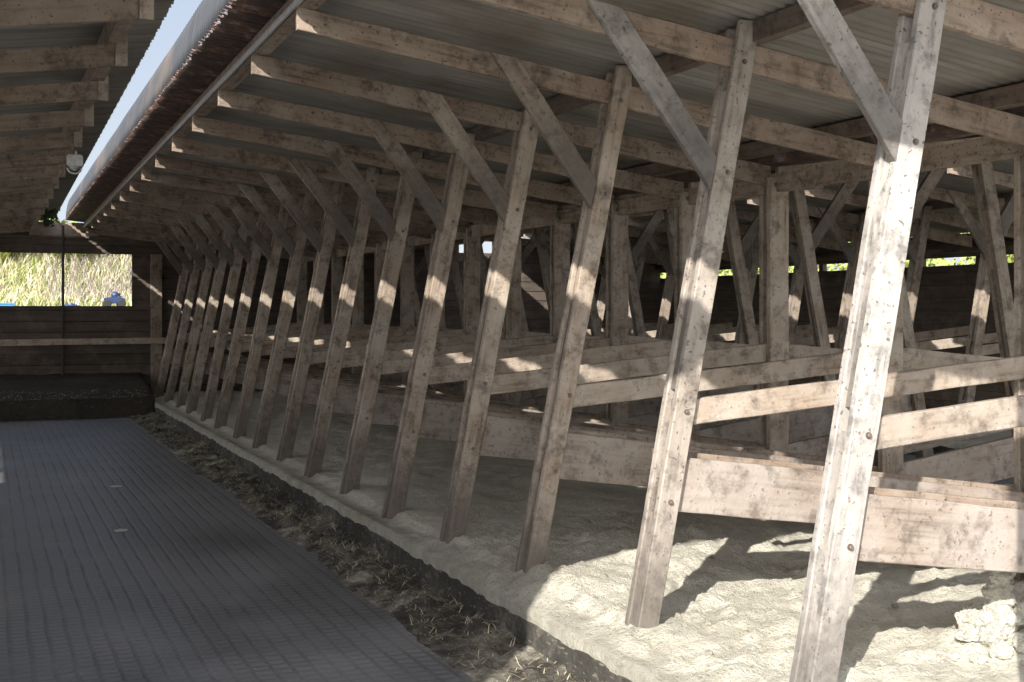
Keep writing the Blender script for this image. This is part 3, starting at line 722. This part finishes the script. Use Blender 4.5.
def clod(name, p, s, seed, m=M_CLOD, flat=0.8):
    bm = bmesh.new(); bmesh.ops.create_icosphere(bm, subdivisions=4 if s > 0.03 else 2, radius=1)
    for v in bm.verts:
        n_ = noise.fractal(v.co*1.5+Vector((seed*7.3, 0, 0)), 0.7, 2, 5); c_ = noise.cell(v.co*1.5+Vector((seed, 0, 0)))
        v.co *= 1+0.35*n_+0.10*c_; v.co.z *= flat
        v.co *= s
    return link_bm(name, bm, m, loc=p)
spots = [(4.16, 4.10, .115, .10, 1.1), (4.20, 4.14, .26, .075, 1.0), (4.15, 4.06, .37, .055, .9), (4.04, 4.02, .10, .07, .8), (3.94, 4.08, .095, .05, .8), (4.27, 3.98, .12, .09, .9),
         (3.98, 3.90, .08, .055, .8), (4.08, 4.22, .11, .06, .9), (3.86, 3.92, .07, .04, .7), (4.30, 4.20, .16, .08, 1.0), (4.10, 3.86, .07, .06, .8), (3.80, 4.02, .06, .035, .7)]
names = ['broad base lump of the caked lime pile at lower right', 'middle lump of the little caked lime tower', 'topmost lump of the caked lime tower', 'rounded lump left of the tower foot',
         'small lump well left of the lime tower', 'large lump at the right edge of the lime pile', 'lump in front of the lime pile', 'lump behind the foot of the lime tower',
         'small crumb in front left of the lime pile', 'lump behind right of the lime tower', 'lump at the front edge of the lime pile', 'smallest crumb far left of the lime pile']
for k, (x, y, dz, s, f) in enumerate(spots):
    x = 3.86+(x-4.16)*0.8; y = 3.92+(y-4.10)*0.8; s *= 0.78; dz *= 0.8
    o = clod('lime_clod', (x, y, bed_h(x, y)+dz-0.035), s, k+2, flat=f); tag(o, 'pale '+names[k], 'clod', 'clods of caked lime')
crumb = random.Random(11)
for k in range(46):
    x, y = crumb.uniform(2.5, 4.6), crumb.uniform(4.2, 6.1); s = crumb.uniform(0.008, 0.020)
    o = clod('bedding_crumb', (x, y, bed_h(x, y)+s*0.2), s, k+40, M_DUST, flat=0.7); tag(o, 'small pale crumb of caked bedding on the sunlit bed', 'clod', 'crumbs of caked bedding')
for k, (x, y, s) in enumerate([(1.12, 12.0, 0.05), (0.93, 9.6, 0.045)]):
    o = clod('pale_scrap', (x, y, 0.004), s, k+90, M_CLOD, 0.12); tag(o, ['pale flat scrap lying farther along the aisle floor', 'pale flat scrap lying nearer on the aisle floor'][k], 'scrap')

# ------------------------------------------------------------------ outdoors
def bank_z(x, y):
    t = max(0, y-30)/10
    h = 1.35+0.35*min(t, 1.0)+max(0, y-41)*0.42+0.10*fbm(x, y, 0.35)
    h = min(h, 3.9+0.1*fbm(x, y, 0.35))
    if y < 30: h = 1.35*min(1, max(0, (y-22)/7))+0.02*fbm(x, y, 0.5)
    return x, h
g = grid('ground', -30, 30, YW+0.15, 62, 0.8, 0.6, bank_z, M_BANK); tag(g, 'rough grassy bank outside the end window', 'ground', kind='structure')
g2 = slab('ground', XW+0.15, 32, -10, YW+0.1, -0.12, -0.02, M_BANK); tag(g2, 'ground outside the side wall', 'ground', kind='structure')
def blades(name, n_, xr, yr, hr, m, label, wd=0.02):
    bm = bmesh.new()
    for k in range(n_):
        x, y = random.uniform(*xr), random.uniform(*yr); h = random.uniform(*hr); a = random.uniform(0, 2*PI); ln = random.uniform(0.2, 1.1)*h
        b = Vector((x, y, bank_z(x, y)[1]-0.03)); s = Vector((math.cos(a), math.sin(a), 0))*wd*random.uniform(.6, 1.5); q = Vector((math.cos(a+1.3), math.sin(a+1.3), 0))*ln
        v = [bm.verts.new(p) for p in (b-s, b+s, b+s*0.7+q*0.35+Vector((0, 0, h*0.6)), b-s*0.7+q*0.35+Vector((0, 0, h*0.6)), b+q+Vector((0, 0, h)))]
        bm.faces.new(v[:4]); bm.faces.new((v[3], v[2], v[4]))
    o = link_bm(name, bm, m); tag(o, label, 'grass', kind='stuff')
blades('dry_grass', 7000, (-1, 8), (38.6, 47.5), (0.15, 0.6), M_STRAW, 'tall dry straw coloured grass on the bank outside')
blades('green_grass', 7000, (-1, 8), (38.6, 47.5), (0.12, 0.45), M_GREEN, 'short green grass on the bank outside')
blades('bramble', 3000, (1.8, 8), (39, 47.5), (0.2, 0.9), M_BRAMBLE, 'tangled grey bramble stems on the bank outside', 0.015)
def bush(p, r, n_, m, label, seed, leaf=0.09):
    rd = random.Random(seed); bm = bmesh.new()
    for k in range(n_):
        d = Vector((rd.gauss(0, 1), rd.gauss(0, 1), rd.gauss(0, 1))).normalized()
        q = 0.75+0.3*noise.noise(d*2.2+Vector((seed, 0, 0)))+rd.uniform(-0.12, 0.08)
        c = Vector((d.x*r[0], d.y*r[1], d.z*r[2]))*q
        u = (d+Vector((rd.uniform(-1, 1), rd.uniform(-1, 1), rd.uniform(-1, 1)))*0.7).normalized().orthogonal().normalized(); v = u.cross(d).normalized()
        s = leaf*rd.uniform(0.6, 1.3)
        bm.faces.new([bm.verts.new(c+u*a*s+v*b*s) for a, b in ((-1, 0), (0, 0.5), (1, 0), (0, -0.5))])
    root = empty('shrub', p); tag(root, label, 'shrub')
    f = link_bm('foliage', bm, m, root)
    bm = bmesh.new()
    for k in range(5):
        a = k*2*PI/5; tube(bm, [(0, 0, -r[2]), (math.cos(a)*r[0]*0.3, math.sin(a)*r[1]*0.3, 0), (math.cos(a)*r[0]*0.6, math.sin(a)*r[1]*0.6, r[2]*0.5)], [0.04, 0.03, 0.01], 6)
    link_bm('stems', bm, M_BRAMBLE, root)
bl = ['yellow green shrub behind the left of the end window', 'pale shrub behind the middle of the end window', 'yellow green shrub right of the window pole',
      'dull green shrub behind the right of the end window', 'tall shrub past the right jamb of the end window']
for k, (x, y, rr) in enumerate([(0.4, 44.5, 0.9), (1.7, 45.5, 0.9), (2.7, 44.6, 0.9), (4.0, 45.5, 1.0), (5.4, 45.5, 1.0)]):
    bush((x, y, bank_z(x, y)[1]+rr*0.8), (rr, rr, rr*0.95), 2600, (M_LEAF, M_GREEN, M_LEAF, M_BRAMBLE, M_GREEN)[k], bl[k], k+5)
for k in range(7):
    bush((16.6+0.5*(k % 2), 15+k*3.4, 1.9), (1.6, 2.2, 1.9), 3800, (M_LEAF, M_GREEN)[k % 2], '%s shrub of the hedge seen through the strip above the side wall' % ORD[k], k+30)

# dark blue machine and blue barrel on the bank
mx_, my_ = 3.45, 37.6; mz_ = bank_z(mx_, my_)[1]
root = empty('garden_machine', (mx_, my_, mz_)); tag(root, 'small dark blue wheeled machine on the grass outside the window', 'machine')
def wheel(x, y, r, wd):
    bm = bmesh.new(); tube(bm, [(x, y-wd/2, r), (x, y-wd*0.4, r), (x, y+wd*0.4, r), (x, y+wd/2, r)], [r*0.85, r, r, r*0.85], 18); link_bm('wheel', bm, M_TYRE, root)
for x in (-0.2, 0.2):
    for y in (-0.16, 0.16): wheel(x, y, 0.12, 0.08)
bm = bmesh.new(); v = [(-0.30, 0.12), (-0.28, 0.30), (-0.08, 0.30), (-0.02, 0.34), (0.10, 0.34), (0.30, 0.28), (0.32, 0.14)]
A = [bm.verts.new((a, -0.11, b)) for a, b in v]; B = [bm.verts.new((a, 0.11, b)) for a, b in v]; bm.faces.new(A); bm.faces.new(B[::-1])
for i in range(len(v)): bm.faces.new((A[i], B[i], B[(i+1) % len(v)], A[(i+1) % len(v)]))
bmesh.ops.bevel(bm, geom=bm.edges[:], offset=0.02, segments=2, affect='EDGES'); link_bm('body', bm, M_BLUE, root)
bm = bmesh.new(); bmesh.ops.create_icosphere(bm, subdivisions=2, radius=0.11); link_bm('engine_cover', bm, M_BLUE, root, loc=(0.02, 0, 0.38))
bm = bmesh.new(); tube(bm, [(0.15, -0.12, 0.42), (0.13, 0, 0.40), (0.15, 0.12, 0.42)], 0.015, 8); tube(bm, [(0.13, 0, 0.40), (0.2, 0, 0.28)], 0.018, 8); link_bm('handlebar', bm, M_TYRE, root)
bx_, by_ = 0.72, 37.5
root = empty('blue_crate', (bx_, by_, bank_z(bx_, by_)[1])); tag(root, 'bright blue plastic crate at the left edge of the window view', 'crate')
bm = bmesh.new(); box_bm(bm, -0.38, 0.02, -0.2, 0.2, 0.02, 0.22); link_bm('shell', bm, M_BBLUE, root)
bm = bmesh.new(); box_bm(bm, -0.40, 0.04, -0.22, 0.22, 0.20, 0.24); link_bm('rim', bm, M_BBLUE, root)
bx_, by_ = 2.25, 37.8
o = clod('blue_tarpaulin', (bx_, by_, bank_z(bx_, by_)[1]+0.05), 0.3, 77, M_BLUE, 0.5); tag(o, 'crumpled dark blue tarpaulin lying on the grass beyond the window pole', 'tarpaulin')
